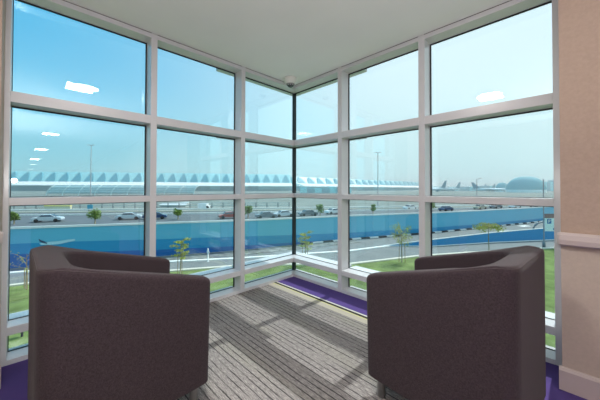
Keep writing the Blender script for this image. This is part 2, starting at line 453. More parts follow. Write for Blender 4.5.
# black and white painted kerb at the foot of the hoarding
bk = [MB(), MB()]
hbk = off(HB, -.35)
k = 0
for i in range(5, len(hbk)-1):
    a, c = hbk[i], hbk[i+1]; n = max(1, int((c-a).length/1.3))
    for j in range(n):
        p, q = a.lerp(c, j/n), a.lerp(c, (j+1)/n); bk[k % 2].ribbon([p, q], .3, GZ, GZ+.2); k += 1
kr = bk[0].build('kerb', M_KERBD); tag(kr, kind='structure'); bk[1].build('painted_block', M_PAINT, kr)
# lane marks
b = MB()
for (x0, y0, x1, y1) in ((497, 232.2, 512, 231.4), (470, 238.5, 478, 237.5), (520, 226.5, 528, 226)):
    b.ribbon([Vector(G(x0, y0)[:2]), Vector(G(x1, y1)[:2])], 1.0, GZ+.03, GZ+.045)
tag(b.build('road_marking', M_PAINT), kind='structure')
# ---- blue hoarding
M_B1 = mat('hoarding_light_blue', (88, 176, 206), rough=.5)
M_B2 = mat('hoarding_mid_blue', (20, 140, 188), rough=.5)
M_B3 = mat('hoarding_deep_blue', (4, 100, 168), rough=.5)
hd = empty('hoarding', (HB[0].x, HB[0].y, GZ), 0, 'long blue site hoarding with lighter top band along the road', 'hoarding')
m = MB(); cum = 0; fr = []
xs = [-40, 10, 80, 155, 240, 300, 350, 400, 432, 480, 545, 600]
f1 = [.36, .37, .40, .46, .52, .62, .70, .72, .74, .76, .78, .8]
f2 = [.60, .63, .70, .78, .84, .90, .96, .97, .98, .98, .99, .99]
HH = 3.05
P = []
for i in range(len(HB)-1):
    for j in range(6):
        t = j/6; P.append((HB[i].lerp(HB[i+1], t), f1[i]*(1-t)+f1[i+1]*t, f2[i]*(1-t)+f2[i+1]*t, 3.15-.045*(i+t)))
P.append((HB[-1], f1[-1], f2[-1], 2.6))
cen = [p[0] for p in P]; fr_ = off(cen, -.04); bk_ = off(cen, .04)
for i in range(len(P)-1):
    def zs(k): h = P[k][3]; return [GZ+h, GZ+h*(1-P[k][1]), GZ+h*(1-P[k][2]), GZ+.05]
    za, zb = zs(i), zs(i+1)
    for r_ in range(3):
        m.k = r_
        a, c = fr_[i], fr_[i+1]
        m.add([(a.x, a.y, za[r_+1]), (c.x, c.y, zb[r_+1]), (c.x, c.y, zb[r_]), (a.x, a.y, za[r_])], [(0, 1, 2, 3)])
    m.k = 0; a, c = bk_[i], bk_[i+1]
    m.add([(a.x, a.y, za[3]), (c.x, c.y, zb[3]), (c.x, c.y, zb[0]), (a.x, a.y, za[0])], [(3, 2, 1, 0)])
o = m.build('panel', [M_B1, M_B2, M_B3], hd, origin=(HB[0].x, HB[0].y, GZ)); o.location = (0, 0, 0)
m = MB()
for i in range(len(P)-1):
    a0, a1, c0, c1_ = off(cen, -.12)[i], off(cen, .12)[i], off(cen, -.12)[i+1], off(cen, .12)[i+1]
    h0, h1 = GZ+P[i][3], GZ+P[i+1][3]
    m.add([(a0.x, a0.y, h0), (c0.x, c0.y, h1), (c1_.x, c1_.y, h1), (a1.x, a1.y, h0)]+[(a0.x, a0.y, h0+.16), (c0.x, c0.y, h1+.16), (c1_.x, c1_.y, h1+.16), (a1.x, a1.y, h0+.16)],
          [(0, 3, 2, 1), (4, 5, 6, 7), (0, 1, 5, 4), (2, 3, 7, 6)])
o = m.build('cap_rail', mat('white_cap', (215, 222, 222), rough=.6), hd, origin=(HB[0].x, HB[0].y, GZ)); o.location = (0, 0, 0)
# aircraft picture on the hoarding: slim white body with a dark tail mark
def on_hoard(x, y, d=-.055):
    """point on the first hoarding stretch seen at x, y"""
    A, B = off(HB, d)[1], off(HB, d)[3]
    dr = fw+r2*((x-300)/F)-u2*((y-PY)/F)
    n = Vector((B.y-A.y, -(B.x-A.x))); t = (A-CAM.xy).dot(n)/dr.xy.dot(n)
    return CAM+dr*t
def decal(pts, m_, nm):
    a = [on_hoard(x, y) for x, y in pts]; c = [on_hoard(x, y, -.045) for x, y in pts]; n = len(a)
    q = MB(); q.add(a+c, [list(range(n))[::-1], [n+i for i in range(n)]]+[(i, (i+1) % n, n+(i+1) % n, n+i) for i in range(n)])
    o = q.build(nm, m_, hd, origin=(HB[0].x, HB[0].y, GZ)); o.location = (0, 0, 0)
decal([(39, 243.5), (47, 242), (58, 241.2), (68, 239.5), (75, 238.8), (75, 240.6), (66, 242.6), (60, 244), (50, 244.8), (41, 244.8)], mat('pale_print', (170, 214, 226), rough=.5), 'aircraft_print')
decal([(38.5, 238.8), (41, 240.2), (44, 241.2), (47.5, 243), (47, 244), (43, 243), (39.5, 241.5)], mat('dark_print', (50, 70, 100), rough=.5), 'aircraft_tail_print')
# ---- low blue barrier in front, right side
bb = [(384, 246.5), (432, 246.8), (490, 243), (555, 240.2), (580, 239)]
BB = [Vector(G(x, y)[:2]) for x, y in bb]; BB.append(BB[-1]+(BB[-1]-BB[-2]).normalized()*15)
heights = [.05, .75, 1.15, 1.55, 1.6, 1.6]
br = empty('barrier', (BB[0].x, BB[0].y, GZ), 0, 'low blue barrier with white rails between the two road lanes', 'barrier')
m = MB(); m2 = MB()
for i in range(len(BB)-1):
    a, c = BB[i], BB[i+1]; n_ = Vector((-(c-a).y, (c-a).x)).normalized()*.05
    m.add([(p.x, p.y, z) for p, z in ((a-n_, GZ), (c-n_, GZ), (c+n_, GZ), (a+n_, GZ), (a-n_, GZ+heights[i]), (c-n_, GZ+heights[i+1]), (c+n_, GZ+heights[i+1]), (a+n_, GZ+heights[i]))],
          [(0, 3, 2, 1), (4, 5, 6, 7), (0, 1, 5, 4), (1, 2, 6, 5), (2, 3, 7, 6), (3, 0, 4, 7)])
    m2.tube([(a.x, a.y, GZ+heights[i]+.03), (c.x, c.y, GZ+heights[i+1]+.03)], .07, 6)
    m2.tube([(a.x, a.y, GZ+.06), (c.x, c.y, GZ+.06)], .09, 6)
for q, mm, nm in ((m, mat('barrier_blue', (40, 140, 196), rough=.5), 'panel'), (m2, M_PAINT, 'rail')):
    o = q.build(nm, mm, br, origin=(BB[0].x, BB[0].y, GZ)); o.location = (0, 0, 0)
# ---- highway behind the hoarding
HW = off(HB, 2.2); HWF = [Vector(G(x, y)[:2]) for x, y in ((-60, 213.5), (20, 212.5), (100, 211.5), (200, 210.5), (300, 209), (400, 207), (480, 205.5), (560, 204))]
flat('road', HW+HWF[::-1], GZ-.02, GZ+.03, M_ROAD)
for yy, wd, mm in (((216.2, 215.4, 214, 212, 209.3, 206.6), .45, M_PAINT), ((213.6, 212.8, 211.6, 210, 207.8, 205.6), .7, M_KERB), ((210.6, 210.2, 209.4, 208, 206.4, 204.6), .8, M_PAINT)):
    b = MB(); b.ribbon([Vector(G(x, y)[:2]) for x, y in zip((-40, 80, 200, 320, 440, 550), yy)], wd, GZ+.02, GZ+.35)
    tag(b.build('kerb', mm), kind='structure')
# median strip with planting
MED = [Vector(G(x, y)[:2]) for x, y in ((-40, 226), (15, 225), (95, 224.5), (178, 219.8), (248, 218), (320, 216.5), (372, 213.8), (430, 211))]
# ---- trees
M_TRUNK = mat('young_bark', (150, 138, 110), rough=.9)
M_LEAF = mat('leaf_green', (120, 146, 62), rough=.7, var=.35, scale=2, spec=.3)
M_LEAFY = mat('leaf_yellow_green', (176, 178, 84), rough=.7, var=.3, scale=2, spec=.3)
def leaves(m, c, R, n, size, flatz=1.0, rnd=random):
    for _ in range(n):
        while True:
            p = Vector((rnd.uniform(-1, 1), rnd.uniform(-1, 1), rnd.uniform(-1, 1)))
            if p.length <= 1: break
        p = Vector((p.x*R, p.y*R, p.z*R*flatz))+Vector(c)
        d = Vector((rnd.uniform(-1, 1), rnd.uniform(-1, 1), rnd.uniform(-.6, .8))).normalized()
        s_ = d.cross(Vector((rnd.uniform(-1, 1), rnd.uniform(-1, 1), rnd.uniform(-1, 1)))).normalized()
        L_ = size*rnd.uniform(.7, 1.3)
        m.add([p-d*L_, p+s_*L_*.32, p+d*L_, p-s_*L_*.32], [(0, 1, 2, 3)])
def sapling(h, label, kind, seed, loc):
    rnd = random.Random(seed)
    root = empty('sapling', loc, 0, label, 'tree', 'staked saplings on the lawn')
    t = MB(); lf = MB()
    top = Vector((rnd.uniform(-.1, .1), rnd.uniform(-.1, .1), h*.9))
    t.tube([(0, 0, 0), (rnd.uniform(-.05, .05), rnd.uniform(-.05, .05), h*.4), top], [.05, .04, .015], 7)
    tips = []
    n = {'tier': 12, 'bush': 16, 'palm': 16, 'thin': 9}[kind]
    for k in range(n):
        a = 2*PI*k*.382+rnd.uniform(-.3, .3); f = (.45+.5*k/n) if kind != 'palm' else rnd.uniform(.72, .85)
        ln = h*(.17 if kind == 'tier' else .26 if kind == 'bush' else .36)*rnd.uniform(.7, 1.1)
        p0 = Vector((top.x*f, top.y*f, h*f*.95)); rise = .25 if kind == 'tier' else .75 if kind == 'bush' else .55
        p1 = p0+Vector((math.cos(a)*ln*.6, math.sin(a)*ln*.6, ln*rise*.7)); p2 = p0+Vector((math.cos(a)*ln, math.sin(a)*ln, ln*rise*(1 if kind != 'palm' else .45)))
        t.tube([p0, p1, p2], [.018, .012, .006], 5); tips += [p1, p2]
    for p in tips:
        if kind == 'tier': leaves(lf, p, h*.085, 26, .085, .35, rnd)
        elif kind == 'thin': leaves(lf, p, h*.07, 9, .06, 1, rnd)
        elif kind == 'bush': leaves(lf, p, h*.09, 24, .07, 1, rnd)
        else: leaves(lf, p-Vector((0, 0, h*.09)), h*.11, 20, .12, 1, rnd)
    t.build('trunk', M_TRUNK, root, smooth=True)
    lf.build('foliage', M_LEAFY, root)
    if kind == 'palm': return root
    s_ = MB(); s_.tube([(.25, .05, 0), (.22, .04, h*.55)], .022, 6); s_.tube([(-.22, -.08, 0), (-.2, -.08, h*.5)], .022, 6)
    s_.build('stake', mat('stake_wood', (160, 130, 90), rough=.9), root)
    return root
p = G(26, 290); sapling(2.3, 'thin spindly sapling on the lawn at far left, beside the armchair back', 'thin', 3, (p.x, p.y, GZ+.06))
p = G(180, 277); sapling(2.9, 'tiered yellow-green sapling in front of the dark blue hoarding, left wall', 'tier', 5, (p.x, p.y, GZ+.06))
p = G(305, 266); sapling(3.0, 'yellow-green sapling just right of the dark glass corner post', 'tier', 11, (p.x, p.y, GZ+.06))
p = G(402, 263); sapling(3.0, 'bushy green sapling with its shadow on the lawn, middle of right wall', 'bush', 8, (p.x, p.y, GZ+.06))
p = G(489, 251); sapling(3.1, 'umbrella-crowned young tree beyond the right armchair, before the low barrier', 'palm', 9, (p.x, p.y, GZ+.06))
def tree(loc, h, w_, label, seed):
    rnd = random.Random(seed)
    root = empty('roadside_tree', loc, 0, label, 'tree', 'small trees along the highway')
    t = MB(); t.tube([(0, 0, 0), (.05, 0, h*.35), (0, .06, h*.75)], [.12, .09, .04], 7)
    lf = MB()
    for k in range(11):
        a = k*2.4; r_ = w_*.30*math.sqrt(rnd.random())
        c = (math.cos(a)*r_, math.sin(a)*r_, h*rnd.uniform(.42, .9))
        t.tube([(0, 0, h*.35), c], [.05, .015], 5); leaves(lf, c, w_*.24, 62, .19, .8, rnd)
    t.build('trunk', M_TRUNK, root, smooth=True); lf.build('foliage', M_LEAF, root)
for i, (x, y, hpx, wpx, lb) in enumerate([(14, 224.6, 12.5, 10, 'small dark green roadside tree at the far left edge of the glass'),
        (95, 224.3, 14.5, 15, 'round green roadside tree left of centre, above the hoarding, in front of a blue sign'),
        (178, 219.6, 11, 10, 'small green roadside tree above the hoarding, second window bay from left'),
        (248, 218.2, 12, 11, 'dense green roadside tree left of the dark corner post'),
        (320, 216.5, 12, 9, 'loose yellow-green roadside tree right of the dark corner post'),
        (373, 214, 10, 7, 'narrow roadside tree seen right of the third window bay frame'),
        (431, 210.8, 8, 10, 'dark roadside shrub at the edge of the last window bay')]):
    g_ = G(x, y); w_ = (g_-CAM).dot(fw)
    tree((g_.x, g_.y, GZ+.03), hpx*w_/F, wpx*w_/F, lb, 20+i)
# ---- cars
def car_proto(name, paint):
    root = empty(name, (0, 0, 0), 0, '', 'car', 'cars on the highway')
    b = MB(); L_ = 4.5; W_ = 1.8
    prof = [(-2.25, .35), (-2.2, .75), (-1.9, .9), (-1.25, .95), (-.75, 1.40), (.6, 1.42), (1.35, .98), (2.1, .82), (2.25, .6), (2.22, .32)]
    n = len(prof); vs = []
    for y, ins in ((-.9, 0), (.9, 0)):
        for x, z in prof: vs.append((x, y*(.82 if z > 1.2 else 1), z))
    b.add(vs, [list(range(n)), [n+i for i in range(n)][::-1]]+[(i, n+i, n+(i+1) % n, (i+1) % n) for i in range(n)])
    b.build('body', paint, root, bevel=.05)
    g_ = MB()
    for s_ in (-1, 1):
        q = [(-1.1, .99), (-.72, 1.33), (.56, 1.35), (1.2, .99)]
        a = [(x, s_*(.905 if z < 1.2 else .765), z) for x, z in q]; c = [(x, s_*(.87 if z < 1.2 else .73), z) for x, z in q]
        g_.add(a+c, [(0, 1, 2, 3), (7, 6, 5, 4), (0, 4, 5, 1), (1, 5, 6, 2), (2, 6, 7, 3), (3, 7, 4, 0)])
    for x0, z0, x1, z1 in ((-1.27, .98, -.80, 1.40), (1.37, 1.0, .68, 1.42)):
        sg = -1 if x0 < 0 else 1
        g_.add([(x0+sg*.02, -.78, z0), (x0+sg*.02, .78, z0), (x1+sg*.02, .66, z1), (x1+sg*.02, -.66, z1), (x0-sg*.04, -.78, z0-.02), (x0-sg*.04, .78, z0-.02), (x1-sg*.04, .66, z1-.04), (x1-sg*.04, -.66, z1-.04)],
               [(0, 1, 2, 3), (7, 6, 5, 4), (0, 4, 5, 1), (1, 5, 6, 2), (2, 6, 7, 3), (3, 7, 4, 0)])
    g_.build('car_window', mat('dark_car_glass', (72, 88, 98), rough=.1), root)
    for x in (-1.4, 1.4):
        for y in (-.93, .73):
            wv = MB(); wv.lathe([(.20, 0), (.33, .0), (.33, .2), (.20, .2)], 18, (x, y, .33), 'y'); wv.build('wheel', mat('tyre', (35, 36, 38), rough=.8), root)
    return root
hdg = math.atan2((HB[4]-HB[2]).y, (HB[4]-HB[2]).x)
paints = {'silver': mat('paint_silver', (196, 208, 214), rough=.3, coat=.5), 'white': mat('paint_white', (232, 234, 234), rough=.3, coat=.5), 'navy': mat('paint_navy', (36, 70, 112), rough=.3, coat=.5), 'grey': mat('paint_grey', (110, 120, 128), rough=.3, coat=.5), 'sand': mat('paint_sand', (186, 180, 160), rough=.3, coat=.5), 'red': mat('paint_red', (170, 90, 80), rough=.3, coat=.5)}
protos = {}
for x, y, pc, lb in [(48, 222, 'silver', 'silver-blue car on the highway above the left armchair'),
        (129, 219.6, 'silver', 'silver car on the highway near the first window mullion'),
        (155, 219.2, 'navy', 'dark blue car just right of the first left window mullion'),
        (229, 218.5, 'red', 'dull red car at the second left window mullion'),
        (266, 218.4, 'grey', 'dark grey car left of the corner post'),
        (284, 216.8, 'silver', 'silver car nearest left of the corner post'),
        (308, 216, 'grey', 'grey car just right of the corner post'),
        (334, 214, 'white', 'white car beside the first right window mullion'),
        (410, 209.6, 'white', 'white car beyond the hoarding, left of the second right mullion'),
        (446, 211, 'navy', 'dark blue car beyond the hoarding in the last bay'),
        (480, 209.4, 'sand', 'sand-coloured car beyond the hoarding in the last bay'),
        (496, 208.4, 'grey', 'grey car behind the umbrella-crowned tree'),
        (515, 208.2, 'white', 'white car beyond the hoarding, between tree and parking sign'),
        (536, 207.6, 'grey', 'grey car beyond the hoarding next to the parking sign')]:
    g_ = G(x, y); loc = (g_.x, g_.y, GZ+.03)
    if pc not in protos: protos[pc] = car_proto('car', paints[pc]); o = protos[pc]
    else: o = copy_tree(protos[pc])
    # heading along the highway at this place
    j = min(range(len(HB)-1), key=lambda q: (HB[q]-Vector((g_.x, g_.y))).length); t = (HB[j+1]-HB[j])
    o.location = loc; o.rotation_euler = (0, 0, math.atan2(t.y, t.x)); o['label'] = lb
# ---- lamp posts
M_POST = mat('galvanised_steel', (128, 136, 140), rough=.5, metal=.3)
def lamp_post(x, ybase, ytop, label, arm=1.6, r=.12, double=False):
    g_ = G(x, ybase); w_ = (g_-CAM).dot(fw); H_ = (190-ytop)*w_/F+CZ-GZ
    root = empty('street_lamp', (g_.x, g_.y, GZ), 0, label, 'street lamp', 'street lamps beyond the hoarding')
    a = MB(); a.lathe([(r*2, 0), (r*2, .3), (r, .35), (r*.6, H_)], 10); a.build('pole', M_POST, root, smooth=True)
    d = rt
    for s_ in ((-1, 1) if double else (1,)):
        a = MB(); a.tube([(0, 0, H_-.1), (d.x*arm*s_*.6, d.y*arm*s_*.6, H_+.25), (d.x*arm*s_, d.y*arm*s_, H_+.25)], r*.5, 6); a.build('arm', M_POST, root)
        a = MB(); a.lathe([(.05, .06), (.22, 0), (.25, -.05), (.1, -.14)], 10, (d.x*arm*s_*1.15, d.y*arm*s_*1.15, H_+.25)); a.build('lamp_head', M_WHITE, root)
    return root
lamp_post(90.5, 205.5, 147, 'tall thin twin-headed street lamp before the distant terminal at left', arm=1.1, r=.16, double=True)
lamp_post(378, 207, 154, 'tall dark street lamp right of the first right window mullion', arm=.9, r=.19, double=True)
lamp_post(477, 206, 180, 'short street lamp in the last bay, left of the dome', arm=1.8, r=.16)
# ---- parking sign and its pole
g_ = G(544, 247); w_ = (g_-CAM).dot(fw)
ps = empty('parking_sign', (g_.x, g_.y, GZ), YAW, 'white parking sign with blue P on a tall thin pole by the lawn', 'sign')
def up_h(y): return (190-y)*w_/F+CZ-GZ
a = MB(); a.lathe([(.14, 0), (.14, .5), (.06, .55), (.05, up_h(180))], 10); a.build('pole', M_POST, ps, smooth=True)
px = w_/F
a = MB(); a.box(.12, -.03, up_h(232), .12+15*px, .03, up_h(219)); a.build('sign_board', mat('sign_white', (225, 242, 250), rough=.5), ps)
a = MB(); a.box(.12, -.04, up_h(218.9), .12+15*px, .04, up_h(214.5)); a.build('sign_header', mat('sign_brown', (110, 98, 108), rough=.5), ps)
x0, z0 = .12+2*px, up_h(224.5)
a = MB(); a.box(x0, -.04, z0, x0+4.2*px, -.031, up_h(219.6)); a.build('parking_symbol_plate', mat('sign_blue', (24, 108, 180), rough=.5), ps)
a = MB(); u = px
a.box(x0+1.2*u, -.05, z0+.8*u, x0+1.8*u, -.041, z0+4.2*u); a.box(x0+1.8*u, -.05, z0+3.7*u, x0+2.9*u, -.041, z0+4.2*u); a.box(x0+1.8*u, -.05, z0+2.2*u, x0+2.9*u, -.041, z0+2.7*u); a.box(x0+2.6*u, -.05, z0+2.5*u, x0+3.2*u, -.041, z0+3.9*u)
a.build('letter_p', MATS['paint_white'], ps)
a = MB(); a.box(x0+6*u, -.04, up_h(230.8), x0+8*u, -.031, up_h(229)); a.box(x0+6.8*u, -.04, up_h(229.1), x0+8.8*u, -.031, up_h(228.2)); a.build('sign_mark', MATS['sign_blue'], ps)
# curved grey hoop pipe left of the sign
g_ = G(533, 230.5); w_ = (g_-CAM).dot(fw); u = w_/F
hp = empty('steel_hoop', (g_.x, g_.y, GZ), YAW, 'curved grey steel hoop standing by the road left of parking sign', 'post')
a = MB(); a.tube([(0, 0, 0), (.6*u, 0, 2.5*u), (2*u, 0, 5*u), (4.5*u, 0, 7.2*u), (7.5*u, 0, 8.2*u), (11*u, 0, 8.3*u)], .14, 8); a.build('pipe', M_POST, hp, smooth=True)
a = MB(); a.lathe([(.35, 0), (.35, .12)], 12); a.build('base', M_POST, hp)
# white bollard post by the lane (second bay) and a garden floodlight by the lower left pane
g_ = G(208, 262); bo = empty('bollard', (g_.x, g_.y, GZ), 0, 'small white post on the lane edge before the blue hoarding', 'post')
MB().lathe([(.10, 0), (.10, .05), (.05, .06), (.05, 1.15), (.02, 1.2)], 12).build('post', M_PAINT, bo, smooth=True)
MB().box(-.18, -.03, .75, .18, .03, .95).build('reflector', M_PAINT, bo)
g_ = G(22, 338); fd = empty('floodlight', (g_.x, g_.y, GZ+.06), 0, 'small dark garden floodlight on the lawn under the left window', 'floodlight')
MB().tube([(0, 0, 0), (0, 0, .3)], .04, 8).build('stand', M_KERBD, fd)
MB().box(-.12, -.09, .28, .12, .09, .5).build('lamp_box', mat('floodlight_navy', (36, 48, 60), rough=.5), fd, bevel=.01)
# ---- beyond the highway: blue direction sign, yellow bus, white truck box
def face(): return YAW
def ground_thing(x, y): g = G(x, y); return g, (g-CAM).dot(fw)/F
g_, u = ground_thing(90, 210)
o = empty('road_sign', (g_.x, g_.y, GZ), YAW, 'teal blue direction sign just behind the round roadside tree', 'sign')
MB().box(-2.6*u, -.08, 1.0*u, 2.6*u, .08, 5.2*u).build('sign_board', mat('sign_teal', (60, 150, 176), rough=.5), o)
for s_ in (-1, 1):
    MB().tube([(s_*1.6*u, .1, 0), (s_*1.6*u, .1, 1.2*u)], .09, 6).build('post', M_POST, o)
g_, u = ground_thing(58, 208.8)
o = empty('site_wall', (g_.x, g_.y, GZ), YAW, 'low yellow-topped white site fence beyond the highway at left', 'fence')
MB().box(-13*u, -.3, 0, 13*u, .3, 2.4*u).build('panel', mat('cream_panel', (226, 222, 196), rough=.6), o)
MB().box(-13*u, -.4, 2.4*u, 13*u, .4, 3.6*u).build('top_band', mat('yellow_panel', (236, 220, 140), rough=.6), o)
g_, u = ground_thing(204, 209)
o = empty('box_truck', (g_.x, g_.y, GZ), YAW, 'white box truck parked beyond the highway, second left bay', 'truck')
MB().box(-5*u, -1.2, .8*u, 3.6*u, 1.2, 5.6*u).build('cargo_box', MATS['paint_white'], o, bevel=.05)
MB().box(3.9*u, -1.1, .8*u, 5.5*u, 1.1, 3.6*u).build('cab', MATS['paint_white'], o, bevel=.1)
for x in (-3.5, 4.4):
    for y in (-1.15, .85): MB().lathe([(.3, 0), (.5, 0), (.5, .3), (.3, .3)], 14, (x*u, y, .5), 'y').build('wheel', MATS['tyre'], o)
g_, u = ground_thing(176, 206.8)
o = empty('site_shed', (g_.x, g_.y, GZ), YAW, 'long low white shed roof beyond the highway, second left bay', 'shed')
MB().box(-13*u, -2, 0, 12*u, 2, 2.4*u).build('wall', mat('shed_wall', (176, 184, 184), rough=.7), o)
m = MB(); m.add([(-13.5*u, -2.5, 2.4*u), (12.5*u, -2.5, 2.4*u), (12.5*u, 2.5, 2.4*u), (-13.5*u, 2.5, 2.4*u), (-13.5*u, 0, 3.4*u), (12.5*u, 0, 5.0*u)], [(0, 1, 5, 4), (2, 3, 4, 5), (0, 4, 3), (1, 2, 5), (3, 2, 1, 0)])
m.build('roof', MATS['paint_white'], o)
# posts-and-rail fence line along the far side of the highway
fx = list(range(-30, 300, 11))
m = MB(); FP = [Vector(G(x, 208.8-.004*x)[:2]) for x in fx]
o = empty('fence', (FP[0].x, FP[0].y, GZ), 0, 'long pale rail fence along the far side of the highway', 'fence')
for z in (.7, 1.5): m.ribbon(FP, .12, GZ+z, GZ+z+.25)
q = m.build('rail', mat('pale_fence', (196, 206, 204), rough=.6), o, origin=(FP[0].x, FP[0].y, GZ)); q.location = (0, 0, 0)
for p in FP:
    MB().box(-.12, -.12, 0, .12, .12, 1.8).build('fence_post', M_POST, o).location = (p.x-FP[0].x, p.y-FP[0].y, 0)
# ---- curved rib canopies (left)
M_CAN = mat('canopy_white', (206, 226, 226), rough=.5)
M_CANR = mat('canopy_roof_grey', (170, 196, 200), rough=.5)
def canopy(x0, x1, w_, top_y, nrib, label):
    A = AT(x0, w_, 0); B = AT(x1, w_, 0); Lg = (B-A).length; u = w_/F
    root = empty('shade_canopy', (A.x, A.y, GZ), YAW, label, 'canopy', 'curved white shade canopies before the terminal')
    Htop = (190-top_y)*u+CZ-GZ
    def arc(t): return (t*6*1.0, Htop*math.sin(min(1, .16+.84*t)*PI/2))
    for k in range(nrib):
        x = Lg*k/(nrib-1); pts = [(x-(1-i/8)*2.5, arc(i/8)[0], arc(i/8)[1]-(.0 if i else arc(0)[1])) for i in range(9)]
        MB().tube(pts, .42, 6).build('rib', M_CAN, root)
    for t, r_ in ((1, .55), (.52, .4), (.3, .4), (.12, .4)):
        MB().tube([(-(1-t)*2.5, arc(t)[0], arc(t)[1]), (Lg-(1-t)*2.5, arc(t)[0], arc(t)[1])], r_, 6).build('rail', M_CAN, root)
    m = MB(); q = []
    for o_ in (.25, .75):
        for i in range(9):
            y_, z_ = arc(i/8); q += [(-(1-i/8)*2.5, y_+o_, z_-o_*.6), (Lg-(1-i/8)*2.5, y_+o_, z_-o_*.6)]
    f_ = [(2*i, 2*i+1, 2*i+3, 2*i+2) for i in range(8)]
    m.add(q, f_+[tuple(18+k for k in reversed(t_)) for t_ in f_]+[(0, 18, 19, 1), (16, 17, 35, 34)]+[(2*i, 2*i+2, 20+2*i, 18+2*i) for i in range(8)]+[(2*i+1, 19+2*i, 21+2*i, 2*i+3) for i in range(8)])
    m.build('roof_skin', M_CANR, root)
canopy(49, 146, 235, 187.2, 7, 'long white-ribbed curved shade canopy before the terminal, left bay')
canopy(152, 196, 262, 187.6, 4, 'shorter white-ribbed curved shade canopy before the terminal, second bay')
# ---- terminal
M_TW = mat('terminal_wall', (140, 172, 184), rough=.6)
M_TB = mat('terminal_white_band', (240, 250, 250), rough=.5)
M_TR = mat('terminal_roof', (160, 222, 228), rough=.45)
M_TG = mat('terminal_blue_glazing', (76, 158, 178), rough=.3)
def terminal(x0, w0, x1, w1, n, label, zb=13, zw=21.5, zt=46, lean=15):
    A = AT(x0, w0, 0); B = AT(x1, w1, 0); t = (B-A); Lg = t.length; ang = math.atan2(t.y, t.x)
    root = empty('terminal_building', (A.x, A.y, GZ), ang, label, 'building')
    MB().box(0, 0, 0, Lg, 60, zb).build('wall', M_TW, root)
    q = MB(); q.add([(0, 0, zb), (Lg, 0, zb), (Lg, 60, zb), (0, 60, zb), (0, -34, zb-1), (Lg, -34, zb-1), (0, -34, zb+.5), (Lg, -34, zb+.5), (0, 0, zw), (Lg, 0, zw), (Lg, 60, zw), (0, 60, zw)],
        [(4, 5, 7, 6), (6, 7, 9, 8), (8, 9, 10, 11), (4, 0, 1, 5), (0, 3, 2, 1), (3, 11, 10, 2), (4, 6, 8, 0), (0, 8, 11, 3), (5, 1, 9, 7), (1, 2, 10, 9)])
    q.build('lower_roof', M_TB, root)
    p = MB(); p.add([(0, 1, zw), (Lg, 1, zw), (Lg, 60, zw), (0, 60, zw), (0, lean+9, zt-1), (Lg, lean+9, zt-1), (Lg, 50, zt-6), (0, 50, zt-6)],
                    [(0, 3, 2, 1), (0, 1, 5, 4), (4, 5, 6, 7), (2, 3, 7, 6), (0, 4, 7, 3), (1, 2, 6, 5)])
    p.build('roof', M_TR, root)
    s_ = Lg/n
    for k in range(n):
        cx = (k+.5)*s_; hw = s_*.36; ys = 0
        prof = []
        for i in range(7):
            f = i/6; prof.append((-hw*(1-f**1.7), f))
        prof = prof+[(-x, f) for x, f in prof[:-1][::-1]]
        H_ = (zt-zw)*.94
        fr = [(cx+x, ys+lean*f, zw+H_*f) for x, f in prof]; bk = [(cx+x*.9, ys+lean*f+12, zw+H_*f*.8) for x, f in prof]; m_ = len(fr)
        MB().add(fr+bk, [list(range(m_))[::-1], [m_+i for i in range(m_)]]+[(i, i+1, m_+i+1, m_+i) for i in range(m_-1)]).build('roof_shell', M_TG, root)
    return root
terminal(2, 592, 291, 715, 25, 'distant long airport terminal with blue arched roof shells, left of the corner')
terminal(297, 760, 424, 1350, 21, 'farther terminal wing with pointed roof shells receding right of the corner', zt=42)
# dome buildings
def dome(x, w_, halfpx, y0, ytop, label):
    g = AT(x, w_, 0); u = w_/F; R_ = halfpx*u; H_ = (190-ytop)*u+CZ-GZ; h0 = (190-y0)*u+CZ-GZ
    root = empty('domed_hall', (g.x, g.y, GZ), YAW, label, 'building')
    pr = [(R_*.96*math.cos(a)**.8 if i else R_*.94, h0*.3+(H_-h0*.3)*math.sin(a)) for i, a in enumerate([i*PI/2/10 for i in range(10)])]
    pr.append((R_*.05, H_))
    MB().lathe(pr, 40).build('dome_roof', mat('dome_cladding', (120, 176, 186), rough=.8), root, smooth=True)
    MB().lathe([(R_*.97, 0), (R_*.97, h0*.45)], 40).build('wall', M_TB, root)
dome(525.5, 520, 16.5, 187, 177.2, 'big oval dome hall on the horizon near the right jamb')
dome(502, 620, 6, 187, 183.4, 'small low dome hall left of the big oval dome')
# hazy low buildings at the far right
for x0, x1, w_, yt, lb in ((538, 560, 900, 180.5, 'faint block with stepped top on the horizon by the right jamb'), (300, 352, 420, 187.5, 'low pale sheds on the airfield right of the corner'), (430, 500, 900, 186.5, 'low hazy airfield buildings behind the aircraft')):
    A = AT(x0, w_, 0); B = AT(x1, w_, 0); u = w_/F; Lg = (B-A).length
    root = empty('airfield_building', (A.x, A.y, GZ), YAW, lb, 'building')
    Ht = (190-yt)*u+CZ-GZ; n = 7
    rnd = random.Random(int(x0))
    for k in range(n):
        MB().box(Lg*k/n, 0, 0, Lg*(k+.92)/n, 20, Ht*rnd.uniform(.72, 1)).build('wall', M_TW if k % 2 else M_TR, root)
